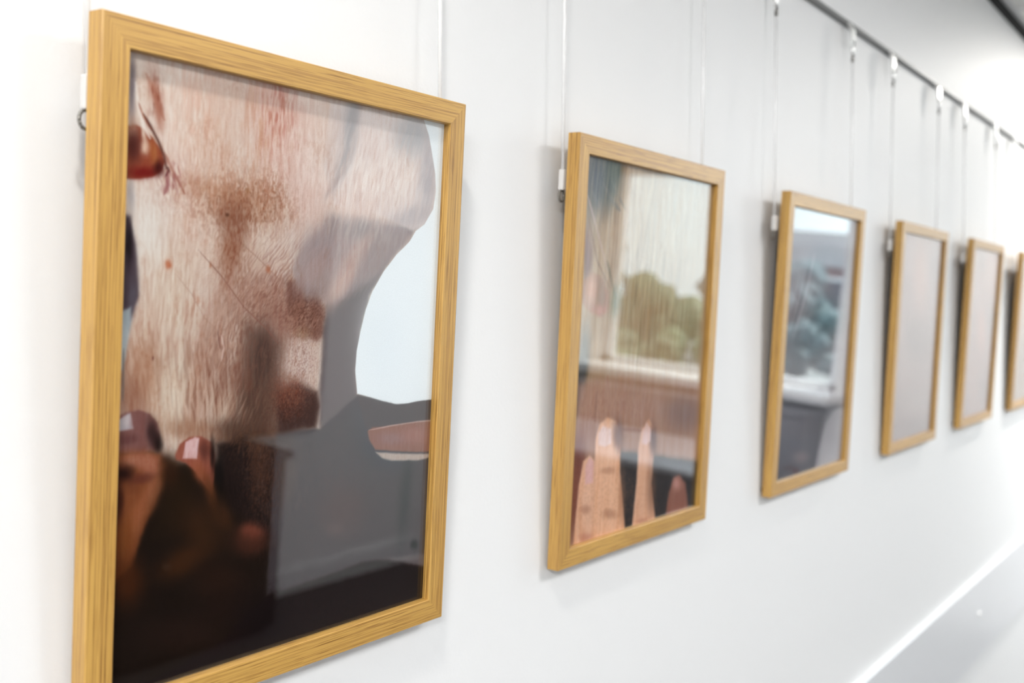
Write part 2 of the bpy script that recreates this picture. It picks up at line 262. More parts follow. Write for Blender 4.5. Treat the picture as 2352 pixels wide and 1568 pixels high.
# ---------------------------------------------------------------- the prints, painted in millimetres on the paper
ART = [
 [
  ('P',[(171,4140),(3312,4389),(3561,-399),(182,224)],(216,196,184),1.0,0.25),
  ('B',64.7,357.9,0.033,0.001,0.002,-0.014,(230,214,204),0.9),
  ('B',94.4,370.1,0.047,0.002,0.003,-0.018,(216,184,168),0.5),
  ('B',133.6,387.2,0.065,0.003,0.005,-0.031,(216,164,152),0.75),
  ('B',123.4,365.7,0.053,0.003,0.003,-0.025,(222,188,176),0.6),
  ('B',38.5,305.2,0.065,0.002,0.002,-0.032,(222,214,208),0.95),
  ('B',157.8,373.2,0.034,0.002,0.004,-0.03,(232,208,200),0.8),
  ('B',171.6,344.8,0.039,-0.016,-0.005,-0.032,(232,210,204),0.85),
  ('B',109.4,349.7,0.068,0.003,0.003,-0.029,(222,208,200),0.6),
  ('B',58.9,258.3,0.038,0.001,0.0,-0.031,(218,203,187),0.85),
  ('B',85.2,261.3,0.072,0.003,0.001,-0.06,(216,198,188),0.7),
  ('B',110.7,321.6,0.036,-0.006,-0.005,-0.083,(178,126,98),0.75),
  ('B',102.1,315.2,0.093,0.004,0.006,-0.079,(140,92,72),0.7),
  ('B',102.3,294.1,0.107,-0.007,-0.001,-0.051,(158,104,78),0.85),
  ('B',89.2,330.9,0.031,-0.012,-0.034,-0.173,(190,146,118),0.5),
  ('B',129.0,326.0,0.052,0.002,0.007,-0.077,(186,138,110),0.5),
  ('B',123.3,288.0,0.088,0.004,0.003,-0.069,(198,168,150),0.6),
  ('B',139.9,259.1,0.026,-0.022,-0.025,-0.048,(170,120,102),0.75),
  ('B',113.3,264.6,0.039,-0.047,-0.039,-0.052,(176,134,116),0.5),
  ('B',105.6,315.5,0.081,0.004,0.006,-0.077,(138,90,70),0.55),
  ('W',114.2,324.7,0.028,0.001,0.005,-0.058,(132,76,50),0.9,1.3,2.2,0),
  ('W',132.5,332.1,0.043,0.002,0.005,-0.057,(170,108,78),0.7,1.2,2.2,0),
  ('W',103.2,289.9,0.093,0.004,0.002,-0.039,(136,78,52),0.8,1.0,3,0),
  ('W',92.6,331.2,0.025,0.001,0.009,-0.09,(176,120,88),0.6,1.2,2.5,0),
  ('W',137.4,387.8,0.057,0.003,0.004,-0.029,(196,118,100),0.75,1.5,9,0),
  ('W',119.3,373.6,0.079,0.004,0.004,-0.027,(206,150,118),0.7,1.3,8,0),
  ('W',77.8,359.6,0.049,0.002,0.003,-0.023,(208,160,134),0.55,1.3,8,0),
  ('W',95.6,342.6,0.047,0.002,0.005,-0.045,(200,148,120),0.55,1.1,3,0),
  ('W',67.1,379.6,0.05,0.002,0.007,-0.042,(226,180,160),0.6,1.4,9,0),
  ('W',38.7,213.3,0.053,0.002,-0.002,-0.034,(146,82,54),0.7,1.4,8,6),
  ('W',39.0,205.3,0.053,0.002,-0.004,-0.063,(224,206,188),0.3,1.3,7,8),
  ('W',75.9,241.9,0.022,0.001,-0.0,-0.026,(176,122,100),0.55,1.6,12,-4),
  ('W',52.0,274.3,0.034,0.001,0.001,-0.031,(196,158,134),0.4,1.2,9,0),
  ('W',69.5,236.5,0.029,0.001,-0.001,-0.03,(228,212,198),0.25,1.8,14,-4),
  ('W',142.6,282.9,0.025,0.001,0.001,-0.037,(156,112,100),0.65,0.9,9,-38),
  ('W',165.6,301.9,0.029,0.002,0.003,-0.047,(214,190,184),0.5,0.9,8,-40),
  ('W',136.0,259.0,0.031,0.002,0.001,-0.056,(124,78,64),0.6,1,3,-38),
  ('W',125.9,311.3,0.043,0.002,0.004,-0.057,(226,210,196),0.5,1.4,4,0),
  ('W',56.1,333.0,0.051,0.002,0.005,-0.054,(206,160,148),0.5,1.2,8,25),
  ('P',[(1141,2473),(1489,2351),(1563,1679),(1513,1071),(913,1167),(964,1620),(1089,2013)],(104,74,62),0.9,7.5),
  ('B',130.2,220.7,0.075,-0.01,-0.005,-0.038,(72,52,46),0.85),
  ('B',120.3,191.8,0.048,-0.021,-0.014,-0.041,(84,60,50),0.8),
  ('B',90.0,230.5,0.056,-0.01,-0.005,-0.032,(178,136,118),0.7),
  ('B',101.5,207.4,0.077,-0.054,-0.02,-0.039,(150,108,92),0.6),
  ('B',98.5,193.3,0.055,-0.059,-0.056,-0.077,(196,166,146),0.75),
  ('B',59.4,204.1,0.067,-0.004,-0.006,-0.043,(212,196,178),0.9),
  ('B',38.6,215.9,0.072,0.003,-0.002,-0.042,(178,128,98),0.7),
  ('B',30.1,200.6,0.11,0.004,-0.004,-0.063,(140,86,64),0.6),
  ('B',77.5,203.1,0.117,-0.008,-0.005,-0.04,(186,142,120),0.6),
  ('B',75.1,179.6,0.035,-0.006,-0.032,-0.137,(150,100,70),0.6),
  ('W',87.7,202.5,0.028,0.001,-0.002,-0.039,(124,74,56),0.8,1.5,13,6),
  ('W',83.8,213.9,0.025,0.001,-0.002,-0.036,(214,190,170),0.25,1.5,13,4),
  ('B',59.4,202.8,0.089,-0.006,-0.007,-0.052,(226,212,194),0.6),
  ('W',102.1,193.0,0.046,0.002,-0.005,-0.07,(206,176,156),0.6,1.0,7,-24),
  ('W',114.9,229.9,0.038,0.002,-0.001,-0.038,(124,82,70),0.6,1,4,-10),
  ('B',165.9,219.5,0.069,-0.013,-0.01,-0.058,(206,182,174),0.95),
  ('B',152.3,247.1,0.062,0.003,-0.0,-0.083,(158,112,98),0.8),
  ('P',[(1489,2741),(1628,2787),(1777,2702),(1869,2579),(1888,2392),(1810,2340),(1649,2379),(1540,2532)],(118,76,64),0.85,2.09),
  ('B',164.1,253.2,0.08,0.004,0.0,-0.082,(150,104,86),0.6),
  ('B',166.9,239.4,0.12,0.006,-0.003,-0.233,(160,120,84),0.5),
  ('P',[(1468,1991),(1667,2041),(1838,1969),(1866,1857),(1832,1702),(1483,1687)],(62,40,36),0.95,2.72),
  ('B',156.8,197.0,0.072,0.004,-0.005,-0.082,(116,66,50),0.8),
  ('W',168.0,256.3,0.047,0.003,0.0,-0.054,(92,52,42),0.75,0.9,1.8,-40),
  ('W',168.5,247.1,0.053,0.003,-0.0,-0.081,(182,136,116),0.55,0.9,2,-40),
  ('W',165.9,219.5,0.053,0.003,-0.002,-0.046,(150,108,98),0.6,0.9,1.1,0),
  ('W',165.9,219.5,0.066,0.003,-0.002,-0.054,(222,202,194),0.5,0.9,1.1,0),
  ('W',157.0,193.9,0.061,0.003,-0.005,-0.073,(150,88,66),0.6,1.0,1.2,0),
  ('W',155.4,186.4,0.061,0.003,-0.006,-0.082,(60,30,24),0.5,1,1.2,0),
  ('P',[(1881,2595),(2092,2916),(2448,3195),(2849,3223),(2561,2969),(2338,2665),(2250,2403),(2217,2111),(2242,1929),(3109,1842),(3264,-320),(1399,170),(1467,1688),(1875,1698),(1856,2031)],(104,94,96),1.0,1.88),
  ('P',[(1656,3019),(1896,3250),(2301,3256),(2722,3197),(2829,3136),(2377,2797),(1933,2596),(1675,2654),(1544,2833)],(158,140,140),0.85,3.63),
  ('B',182.3,302.8,0.047,-0.049,-0.023,-0.043,(150,134,138),0.7),
  ('B',221.5,314.7,0.035,-0.007,-0.007,-0.119,(148,138,138),0.7),
  ('B',205.4,278.8,0.1,-0.068,-0.014,-0.041,(200,168,156),0.85),
  ('B',174.9,284.0,0.081,-0.079,-0.023,-0.045,(172,146,144),0.7),
  ('B',222.2,301.8,0.109,-0.118,-0.026,-0.05,(190,160,150),0.5),
  ('P',[(1852,4031),(2855,4039),(2930,3948),(2977,3818),(3032,3652),(3048,3515),(3025,3374),(2927,3245),(2800,3185),(2346,3285),(1936,3315),(1792,3578)],(214,200,198),0.95,1.51),
  ('B',254.4,359.9,0.033,-0.006,-0.0,-0.043,(232,218,212),0.9),
  ('B',219.5,346.5,0.042,0.003,0.005,-0.052,(232,216,210),0.8),
  ('B',231.4,379.9,0.041,0.003,0.01,-0.078,(228,212,208),0.7),
  ('B',215.7,333.4,0.036,-0.005,-0.001,-0.12,(220,196,188),0.7),
  ('B',274.9,392.3,0.048,-0.022,-0.006,-0.057,(168,166,170),0.85),
  ('B',295.2,364.3,0.085,-0.005,0.002,-0.032,(168,160,166),0.8),
  ('B',276.7,328.5,0.034,0.022,0.036,-0.113,(168,158,162),0.7),
  ('B',206.8,392.3,0.141,-0.019,0.002,-0.04,(150,146,150),0.8),
  ('B',200.5,363.4,0.161,-0.061,-0.007,-0.062,(166,158,160),0.75),
  ('B',190.6,345.2,0.308,-0.214,-0.026,-0.085,(166,146,146),0.6),
  ('B',178.4,372.9,0.092,-0.017,0.0,-0.036,(226,206,196),0.7),
  ('B',159.7,337.6,0.073,0.042,0.014,-0.038,(222,190,180),0.5),
  ('W',228.3,353.8,0.015,0.001,0.003,-0.028,(206,178,170),0.5,2.2,11,-14),
  ('W',228.5,350.6,0.015,0.001,0.003,-0.031,(238,226,220),0.5,2.2,11,-14),
  ('W',191.5,290.9,0.025,0.001,0.002,-0.046,(176,152,152),0.5,1,8,-36),
  ('P',[(135,1707),(401,1732),(627,1600),(966,1562),(1352,1157),(1520,947),(1579,-256),(183,170)],(26,16,11),1,3.63),
  ('P',[(961,1677),(1176,1715),(1468,1658),(1460,957),(1050,1262)],(26,16,15),0.95,2.88),
  ('B',133.5,152.1,0.099,0.005,-0.004,-0.037,(66,42,32),0.8),
  ('B',117.6,171.5,0.04,-0.017,-0.051,-0.136,(72,50,40),0.7),
  ('P',[(1466,1703),(1875,1698),(2243,1913),(3109,1842),(3145,555),(2368,630),(1420,566)],(68,62,66),0.85,1.52),  # dark print area, greyed to strengthen the wall's reflection in the glass
  ('P',[(1420,566),(2368,630),(2614,601),(3125,450),(3207,-305),(183,170),(1018,330)],(24,13,13),1.0,1.55),
  ('B',155.5,143.4,0.101,-0.004,-0.007,-0.041,(84,70,66),0.7),
  ('B',215.5,106.8,0.043,0.002,-0.008,-0.05,(84,66,66),0.7),
  ('B',207.2,93.3,0.11,0.006,-0.031,-0.191,(100,84,84),0.6),
  ('B',173.7,188.2,0.238,0.013,-0.011,-0.16,(20,14,18),0.0),
  ('B',265.4,154.5,0.032,0.002,-0.005,-0.048,(48,60,74),0.7),
  ('B',284.0,107.1,0.132,-0.008,-0.005,-0.026,(46,48,50),0.8),
  ('B',298.0,65.0,0.231,0.016,-0.045,-0.253,(18,18,20),0.95),
  ('B',249.1,176.3,0.04,0.003,-0.007,-0.099,(74,74,84),0.6),
  ('W',133.7,149.0,0.064,0.003,-0.003,-0.026,(92,58,42),0.6,0.9,1.3,0),
  ('W',117.7,168.5,0.044,0.002,-0.008,-0.085,(112,74,54),0.5,0.9,3,-20),
  ('W',183.3,127.5,0.02,0.001,-0.003,-0.022,(92,78,78),0.5,1.0,5,0),
  ('W',188.2,36.8,0.01,0.001,-0.012,-0.051,(36,22,20),0.5,1.2,1.2,0),
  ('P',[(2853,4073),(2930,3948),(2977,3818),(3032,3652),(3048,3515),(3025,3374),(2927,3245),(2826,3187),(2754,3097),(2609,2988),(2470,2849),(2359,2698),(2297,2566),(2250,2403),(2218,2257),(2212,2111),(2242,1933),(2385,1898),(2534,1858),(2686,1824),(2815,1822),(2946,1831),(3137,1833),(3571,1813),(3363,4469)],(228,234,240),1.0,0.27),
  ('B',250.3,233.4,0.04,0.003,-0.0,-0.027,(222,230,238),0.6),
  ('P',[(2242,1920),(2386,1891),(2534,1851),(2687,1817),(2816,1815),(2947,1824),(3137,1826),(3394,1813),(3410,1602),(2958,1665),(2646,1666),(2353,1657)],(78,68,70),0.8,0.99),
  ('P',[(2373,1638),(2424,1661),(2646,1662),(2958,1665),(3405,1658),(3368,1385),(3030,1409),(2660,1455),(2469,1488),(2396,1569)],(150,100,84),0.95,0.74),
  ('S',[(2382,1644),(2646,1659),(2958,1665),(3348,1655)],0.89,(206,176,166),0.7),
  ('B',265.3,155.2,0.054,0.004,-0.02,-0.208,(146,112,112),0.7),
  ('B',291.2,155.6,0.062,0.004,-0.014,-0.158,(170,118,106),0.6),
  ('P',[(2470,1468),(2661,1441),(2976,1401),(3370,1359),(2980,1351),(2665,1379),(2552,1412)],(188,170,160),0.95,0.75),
  ('B',26.9,322.3,0.424,0.014,0.009,-0.098,(160,152,158),0.6),
  ('B',24.7,385.5,0.38,0.013,0.01,-0.057,(120,108,118),0.8),
  ('P',[(211,3623),(281,3645),(335,3625),(403,3578),(460,3516),(490,3449),(471,3394),(411,3351),(330,3330),(222,3318)],(150,70,46),0.97,0.55),
  ('B',26.2,360.5,0.283,0.01,0.019,-0.131,(190,150,130),0.8),
  ('B',27.3,351.7,0.211,0.007,0.013,-0.103,(84,40,36),0.9),
  ('B',40.6,349.6,0.306,0.104,0.042,-0.123,(178,104,56),0.85),
  ('B',34.4,337.2,0.097,0.003,0.029,-0.259,(116,22,20),0.9),
  ('B',44.9,341.0,0.269,0.01,0.024,-0.213,(60,16,14),0.85),
  ('B',34.4,351.9,0.37,0.013,0.031,-0.243,(232,204,184),0.9),
  ('B',33.6,359.0,0.647,0.132,0.045,-0.175,(226,206,190),0.85),
  ('S',[(272,3885),(294,3762),(334,3640),(382,3575)],1.81,(230,220,214),0.9),
  ('S',[(294,3774),(332,3696),(389,3623)],0.97,(170,96,70),0.85),
  ('S',[(332,3712),(385,3643),(440,3565),(486,3480),(501,3408)],1.52,(78,34,24),0.8),
  ('S',[(342,3769),(399,3689),(463,3594),(483,3558)],1.68,(228,212,204),0.9),
  ('S',[(341,3948),(386,3867),(426,3783),(478,3700)],2.73,(186,124,100),0.6),
  ('B',42.5,379.6,0.286,0.059,0.018,-0.063,(170,100,78),0.8),
  ('W',41.2,382.0,0.204,0.007,0.011,-0.065,(140,70,50),0.6,1,5,8),
  ('S',[(507,3424),(520,3400),(497,3363)],1.26,(60,22,20),0.8),
  ('S',[(485,3506),(559,3383),(643,3271)],1.56,(170,106,88),0.7),
  ('S',[(508,3390),(517,3312),(494,3257)],2.2,(150,80,88),0.7),
  ('W',54.4,335.5,0.131,0.005,0.01,-0.094,(150,76,76),0.7,1,4,20),
  ('P',[(205,3116),(258,3095),(305,2943),(322,2789),(333,2633),(298,2529),(275,2425),(213,2528)],(70,56,66),0.95,1.27),
  ('B',26.0,294.1,0.377,0.013,0.004,-0.078,(28,18,22),0.85),
  ('B',28.9,263.2,0.336,0.011,0.002,-0.107,(92,84,96),0.7),
  ('P',[(212,2541),(282,2567),(291,2477),(266,2321),(241,2192),(206,2193)],(164,176,184),0.9,1.03),
  ('S',[(243,2321),(247,2009)],1.25,(120,110,104),0.7),
  ('B',53.6,282.6,0.452,0.017,0.017,-0.417,(196,96,56),0.95),
  ('B',53.6,282.6,0.287,0.011,0.011,-0.288,(200,140,110),0.4),
  ('B',44.4,225.8,1.077,0.039,-0.024,-0.751,(120,70,60),0.9),
  ('B',97.8,316.9,0.569,0.025,0.056,-0.715,(96,58,40),0.9),
  ('B',133.4,282.5,0.499,0.201,0.088,-0.362,(180,104,72),0.85),
  ('B',107.4,331.5,0.695,0.031,0.056,-0.59,(160,100,70),0.7),
  ('B',113.8,333.2,0.548,0.025,0.042,-0.44,(164,110,74),0.7),
  ('B',85.7,283.6,0.731,0.031,0.02,-0.515,(180,112,78),0.7),
  ('B',76.1,261.2,0.748,0.03,0.005,-0.404,(186,120,90),0.5),
  ('S',[(755,2933),(949,2769),(1137,2574),(1338,2428),(1451,2322)],0.65,(140,92,78),0.75),
  ('S',[(865,3141),(1044,3027),(1232,2908),(1470,2741)],0.53,(150,108,92),0.45),
  ('S',[(582,2785),(717,2653),(823,2502),(1002,2360)],0.51,(170,126,110),0.45),
  ('S',[(959,2389),(984,2303),(966,2219)],1.02,(214,186,176),0.8),
  ('S',[(930,2418),(955,2304)],0.68,(120,80,76),0.7),
  ('P',[(201,1908),(273,1939),(363,1943),(441,1916),(496,1858),(518,1775),(514,1694),(403,1679),(199,1700)],(128,84,80),0.97,0.78),
  ('B',46.7,179.3,0.229,0.054,0.007,-0.107,(42,26,26),0.85),
  ('B',51.0,172.2,0.316,0.012,-0.016,-0.168,(26,16,14),0.8),
  ('P',[(193,1888),(303,1932),(325,1832),(195,1826)],(178,170,178),0.92,0.65),
  ('B',28.1,188.9,0.335,0.011,-0.022,-0.272,(200,184,188),0.6),
  ('B',36.6,185.5,0.163,0.006,-0.014,-0.171,(128,84,82),0.6),
  ('B',27.9,177.1,0.111,0.004,-0.03,-0.317,(96,56,56),0.6),
  ('P',[(204,1710),(402,1689),(522,1666),(569,1579),(531,1420),(448,1268),(397,1141),(335,991),(224,906)],(134,74,42),0.95,1.83),
  ('B',37.4,163.4,0.081,0.003,-0.021,-0.187,(170,108,84),0.9),
  ('B',46.8,157.7,0.139,-0.024,-0.038,-0.141,(178,110,86),0.7),
  ('B',48.0,142.7,0.156,-0.064,-0.036,-0.08,(164,98,66),0.85),
  ('B',37.9,130.6,0.152,-0.078,-0.037,-0.069,(154,88,54),0.8),
  ('B',27.5,116.3,0.144,-0.024,-0.02,-0.062,(116,62,26),0.8),
  ('B',30.7,91.6,0.082,0.003,-0.013,-0.062,(72,34,12),0.8),
  ('B',27.1,156.6,0.152,0.005,-0.021,-0.172,(34,14,12),0.92),
  ('B',39.3,152.4,0.109,0.025,0.009,-0.304,(96,48,38),0.8),
  ('B',23.8,140.7,0.282,0.009,-0.011,-0.076,(44,18,14),0.7),
  ('B',31.9,147.5,0.165,0.006,-0.031,-0.235,(110,60,36),0.5),
  ('B',65.2,134.8,0.06,-0.025,-0.017,-0.038,(38,24,12),0.85),
  ('B',59.6,154.8,0.154,0.006,-0.011,-0.091,(52,28,14),0.8),
  ('B',87.9,114.4,0.057,0.026,0.007,-0.053,(62,36,18),0.75),
  ('B',71.7,94.5,0.048,0.031,0.03,-0.1,(72,40,18),0.7),
  ('B',100.0,77.5,0.046,0.002,-0.017,-0.085,(44,24,14),0.6),
  ('P',[(631,1641),(662,1707),(736,1747),(827,1744),(908,1697),(943,1607),(941,1479),(933,1336),(796,1511),(709,1585),(639,1610)],(156,84,66),0.97,0.69),
  ('P',[(691,1615),(707,1716),(780,1743),(814,1731),(799,1598)],(222,184,188),0.95,0.56),
  ('B',85.8,164.5,0.242,0.01,-0.014,-0.136,(80,44,38),0.7),
  ('B',92.5,160.9,0.409,0.017,-0.009,-0.087,(28,16,14),0.9),
  ('B',82.3,150.7,0.202,0.114,0.028,-0.105,(158,86,56),0.85),
  ('B',91.8,136.7,0.222,0.078,0.008,-0.092,(132,72,38),0.8),
  ('B',99.9,121.1,0.134,0.091,0.024,-0.072,(96,54,28),0.7),
  ('B',98.7,147.3,0.281,0.012,-0.007,-0.058,(14,10,10),0.8),
  ('B',127.4,104.3,0.093,0.004,-0.028,-0.167,(128,66,50),0.95),
  ('B',126.6,97.3,0.065,0.003,-0.021,-0.119,(84,44,32),0.7),
  ('B',98.1,121.4,0.094,0.043,0.006,-0.039,(40,24,14),0.6),
  ('B',73.6,45.9,0.032,0.001,-0.022,-0.088,(44,26,20),0.45),
  ('B',108.1,55.1,0.039,0.025,0.014,-0.057,(36,20,14),0.5),
  ('B',138.8,42.0,0.042,0.002,-0.013,-0.054,(18,10,12),0.6),
  ('N','streak',1.4,16,0,0.09,(0.86,0.66,0.58)),
  ('N','streak',2.6,26,0,0.08,(0.9,0.74,0.68)),
  ('N','fleck',2.4,4.5,0,0.09,(0.86,0.66,0.54)),
  ('N','streak',0.9,7,0,0.07,(0.86,0.7,0.62)),
  ('G',1.06,0.16),
  ('N','grain',0.8,0.8,0,0.06,(0.9,0.85,0.8)),
 ],
 [
  ('P',[(173,4157),(3626,4239),(3750,-409),(159,51)],(158,134,108),1.0,0.41),
  ('B',144.5,377.1,0.017,0.002,0.002,-0.018,(170,152,132),0.7),
  ('B',227.3,370.0,0.018,-0.005,0.0,-0.017,(168,160,148),0.7),
  ('B',108.7,360.2,0.054,0.006,0.001,-0.017,(176,156,140),0.7),
  ('B',44.8,385.1,0.034,0.003,0.003,-0.029,(48,56,70),0.95),
  ('B',71.4,392.2,0.047,0.005,0.004,-0.034,(36,56,60),0.95),
  ('S',[(578,3821),(766,3664),(953,3573)],3.6,(86,90,92),0.8),
  ('S',[(696,3920),(893,3720),(1050,3599)],2.59,(96,98,96),0.7),
  ('S',[(379,3715),(562,3559)],3.05,(92,92,98),0.7),
  ('B',77.6,399.5,0.081,0.008,0.006,-0.057,(36,66,66),0.8),
  ('B',48.6,389.8,0.074,0.007,0.005,-0.046,(56,64,82),0.6),
  ('S',[(302,3665),(545,3297),(752,2956)],2.53,(168,146,142),0.8),
  ('S',[(338,3455),(546,3036),(813,2780)],2.04,(120,88,70),0.7),
  ('S',[(743,3044),(929,2692)],3.17,(84,76,48),0.8),
  ('B',96.0,264.8,0.091,-0.022,-0.005,-0.061,(70,84,44),0.7),
  ('B',35.9,307.1,0.121,0.012,0.002,-0.039,(110,76,86),0.8),
  ('P',[(284,2832),(473,2929),(665,2874),(799,2744),(816,2579),(687,2485),(463,2520),(289,2614)],(156,112,94),0.85,1.71),
  ('B',45.7,275.0,0.099,0.01,0.002,-0.088,(190,140,124),0.8),
  ('B',64.9,268.8,0.129,0.013,0.001,-0.057,(104,70,50),0.6),
  ('B',62.9,254.7,0.072,0.007,0.001,-0.189,(170,96,84),0.7),
  ('B',37.7,203.3,0.1,-0.007,-0.002,-0.029,(44,48,52),0.9),
  ('B',29.2,173.3,0.151,-0.011,-0.004,-0.038,(56,60,66),0.8),
  ('S',[(1125,3243),(1147,2696)],2.17,(124,92,64),0.6),
  ('S',[(1368,3256),(1363,2606)],2.21,(128,96,66),0.6),
  ('S',[(1634,3835),(1502,3264)],2.78,(140,110,80),0.45),
  ('S',[(1527,2608),(1478,1901)],2.82,(112,90,56),0.5),
  ('B',208.4,261.3,0.018,0.002,0.0,-0.017,(140,112,80),0.6),
  ('B',266.8,231.3,0.029,0.004,-0.0,-0.024,(120,112,82),0.5),
  ('S',[(862,1872),(893,1744)],1.64,(130,52,40),0.7),
  ('P',[(275,1821),(1087,1871),(3125,1675),(3243,114),(310,155)],(160,122,108),0.75,6.09),
  ('B',84.9,156.5,0.022,0.002,-0.004,-0.055,(168,130,112),0.6),
  ('B',170.4,145.9,0.019,0.002,-0.004,-0.052,(162,126,114),0.6),
  ('B',267.6,133.8,0.021,0.003,-0.004,-0.048,(120,98,96),0.7),
  ('S',[(661,1712),(657,1399)],2.69,(132,94,84),0.6),
  ('S',[(1148,1290),(1732,1215)],2.81,(130,78,58),0.7),
  ('B',53.3,127.6,0.039,0.004,-0.005,-0.056,(150,110,100),0.6),
  ('B',39.1,102.5,0.075,0.007,-0.004,-0.038,(110,60,54),0.8),
  ('P',[(1034,1069),(1658,980),(3104,722),(3250,59),(1087,109)],(44,42,44),0.96,3.27),
  ('B',34.6,63.5,0.085,-0.003,-0.005,-0.025,(120,64,50),0.85),
  ('P',[(359,146),(380,453),(412,802),(474,1025),(588,1066),(697,1000),(771,72)],(204,162,138),1,1.08),
  ('P',[(753,75),(706,900),(692,1217),(746,1369),(898,1434),(1102,1382),(1211,1214),(1232,837),(1354,396),(1429,50)],(210,168,142),1,1.12),
  ('P',[(1556,124),(1616,647),(1613,1033),(1669,1245),(1818,1344),(1952,1245),(1986,946),(1963,602),(2122,131)],(202,160,136),1,1.18),
  ('P',[(2355,144),(2406,443),(2519,608),(2652,617),(2839,489),(2969,102)],(150,98,84),0.9,2.08),
  ('B',115.5,121.9,0.099,0.024,-0.003,-0.059,(90,62,62),0.7),
  ('B',194.8,109.7,0.121,0.014,-0.006,-0.06,(84,58,60),0.8),
  ('B',196.9,55.2,0.096,0.011,-0.004,-0.034,(120,84,66),0.6),
  ('B',130.1,54.6,0.132,0.014,-0.005,-0.035,(150,108,84),0.5),
  ('P',[(531,778),(521,966),(589,1048),(679,1002),(684,776)],(200,160,162),0.9,0.72),
  ('P',[(750,1157),(738,1280),(818,1350),(1001,1302),(1017,1149),(894,1125)],(212,190,190),0.95,0.91),
  ('P',[(1686,1084),(1691,1218),(1780,1317),(1882,1226),(1887,1093),(1790,1054)],(206,180,182),0.95,0.78),
  ('B',260.8,51.9,0.098,0.012,-0.016,-0.121,(186,140,136),0.8),
  ('B',56.5,51.4,0.098,0.009,-0.033,-0.223,(150,102,80),0.5),
  ('B',105.8,39.4,0.068,0.007,-0.027,-0.179,(150,104,80),0.5),
  ('B',97.3,86.8,0.061,0.006,-0.032,-0.271,(160,112,88),0.5),
  ('B',59.4,21.7,0.084,0.008,-0.032,-0.185,(156,98,84),0.5),
  ('B',184.8,17.4,0.061,0.007,-0.032,-0.203,(150,98,80),0.6),
  ('W',143.7,298.1,0.009,0.001,0.0,-0.008,(124,98,70),0.6,1.3,24,-2),
  ('W',169.8,327.5,0.008,0.001,0.0,-0.009,(188,172,150),0.5,1.5,26,-6),
  ('W',112.1,154.7,0.01,0.001,-0.002,-0.036,(140,96,84),0.45,1.2,5,0),
  ('W',104.3,53.5,0.008,0.001,-0.003,-0.024,(160,116,92),0.35,1.2,1.6,0),
  ('G',1.2,0.0),
  ('W',172.0,308.6,0.008,0.001,0.0,-0.008,(206,176,136),0.5,2,30,-4),
  ('N','streak',1.6,20,0,0.1,(0.86,0.72,0.58)),
  ('N','streak',3.6,40,0,0.14,(0.9,0.78,0.66)),
  ('N','grain',1,1,0,0.05,(0.9,0.85,0.8)),
 ],
 [
  ('P',[(74,4177),(3762,4230),(4319,-285),(177,-74)],(124,113,115),1.0,0.59),
  ('P',[(-399,4191),(3746,4301),(3662,3650),(-280,3501)],(146,142,146),0.8,7.98),
  ('B',78.0,306.2,0.018,-0.014,-0.002,-0.02,(149,134,136),0.8),
  ('B',163.1,334.8,0.013,0.003,0.002,-0.038,(111,113,122),0.7),
  ('S',[(1274,3460),(1001,2816),(599,2189)],3.8,(155,142,144),0.8),
  ('S',[(1118,3326),(815,2688),(475,2129)],3.02,(101,85,94),0.8),
  ('S',[(1508,3019),(1061,2499),(695,2125)],3.1,(107,90,96),0.6),
  ('S',[(780,3062),(470,2438)],2.98,(116,98,105),0.6),
  ('B',199.4,249.8,0.014,-0.008,-0.003,-0.03,(73,88,91),0.85),
  ('B',131.5,211.2,0.013,0.003,-0.001,-0.039,(93,98,102),0.7),
  ('B',247.0,311.2,0.024,0.005,0.001,-0.029,(90,93,110),0.5),
  ('B',157.6,171.2,0.01,0.002,-0.002,-0.038,(135,134,138),0.7),
  ('P',[(238,1430),(3340,1030),(3345,-18),(166,-11)],(86,86,94),0.9,6.2),
  ('B',136.8,87.3,0.012,0.002,-0.004,-0.051,(93,88,94),0.6),
  ('B',127.2,42.5,0.03,0.006,-0.012,-0.109,(124,109,112),0.7),
  ('B',85.4,31.0,0.036,0.006,-0.023,-0.195,(84,71,74),0.7),
  ('B',109.3,23.7,0.07,0.013,-0.031,-0.257,(90,60,64),0.8),
  ('P',[(1878,156),(2007,480),(2230,834),(2591,1047),(3558,1051),(3540,105)],(134,129,136),0.95,2.07),
  ('G',1.3,0.1),
  ('N','streak',3,14,0,0.08,(0.9,0.85,0.85)),
 ],
 [
  ('P',[(88,4299),(3971,4229),(4036,-106),(-31,-39)],(127,109,106),1.0,0.77),
  ('B',75.6,386.7,0.017,0.004,0.001,-0.021,(131,114,112),0.95),
  ('B',166.0,324.8,0.02,0.005,0.0,-0.017,(141,111,102),0.95),
  ('B',270.4,362.8,0.021,0.005,0.001,-0.019,(113,100,102),0.95),
  ('B',163.7,207.1,0.008,0.002,-0.0,-0.024,(114,100,97),0.75),
  ('B',52.1,241.2,0.044,0.01,-0.0,-0.021,(138,114,107),0.6),
  ('B',87.1,151.1,0.024,0.006,-0.001,-0.02,(132,113,108),0.6),
  ('B',177.0,87.8,0.008,0.002,-0.003,-0.045,(128,115,112),0.6),
  ('B',222.9,28.3,0.007,0.002,-0.004,-0.044,(109,95,95),0.6),
  ('G',1.5,0.0),
 ],
 [
  ('P',[(-40,4305),(3770,4217),(3783,-60),(126,-69)],(131,104,98),1.0,0.94),
  ('B',122.2,378.3,0.022,0.007,0.002,-0.041,(117,97,93),1.0),
  ('B',269.8,363.5,0.014,0.005,0.001,-0.019,(141,106,96),1.0),
  ('B',89.4,317.3,0.032,0.011,0.0,-0.02,(135,112,109),0.95),
  ('B',266.1,236.8,0.012,0.004,-0.0,-0.026,(117,98,95),1.0),
  ('B',177.9,216.6,0.021,0.007,-0.0,-0.019,(148,106,94),0.95),
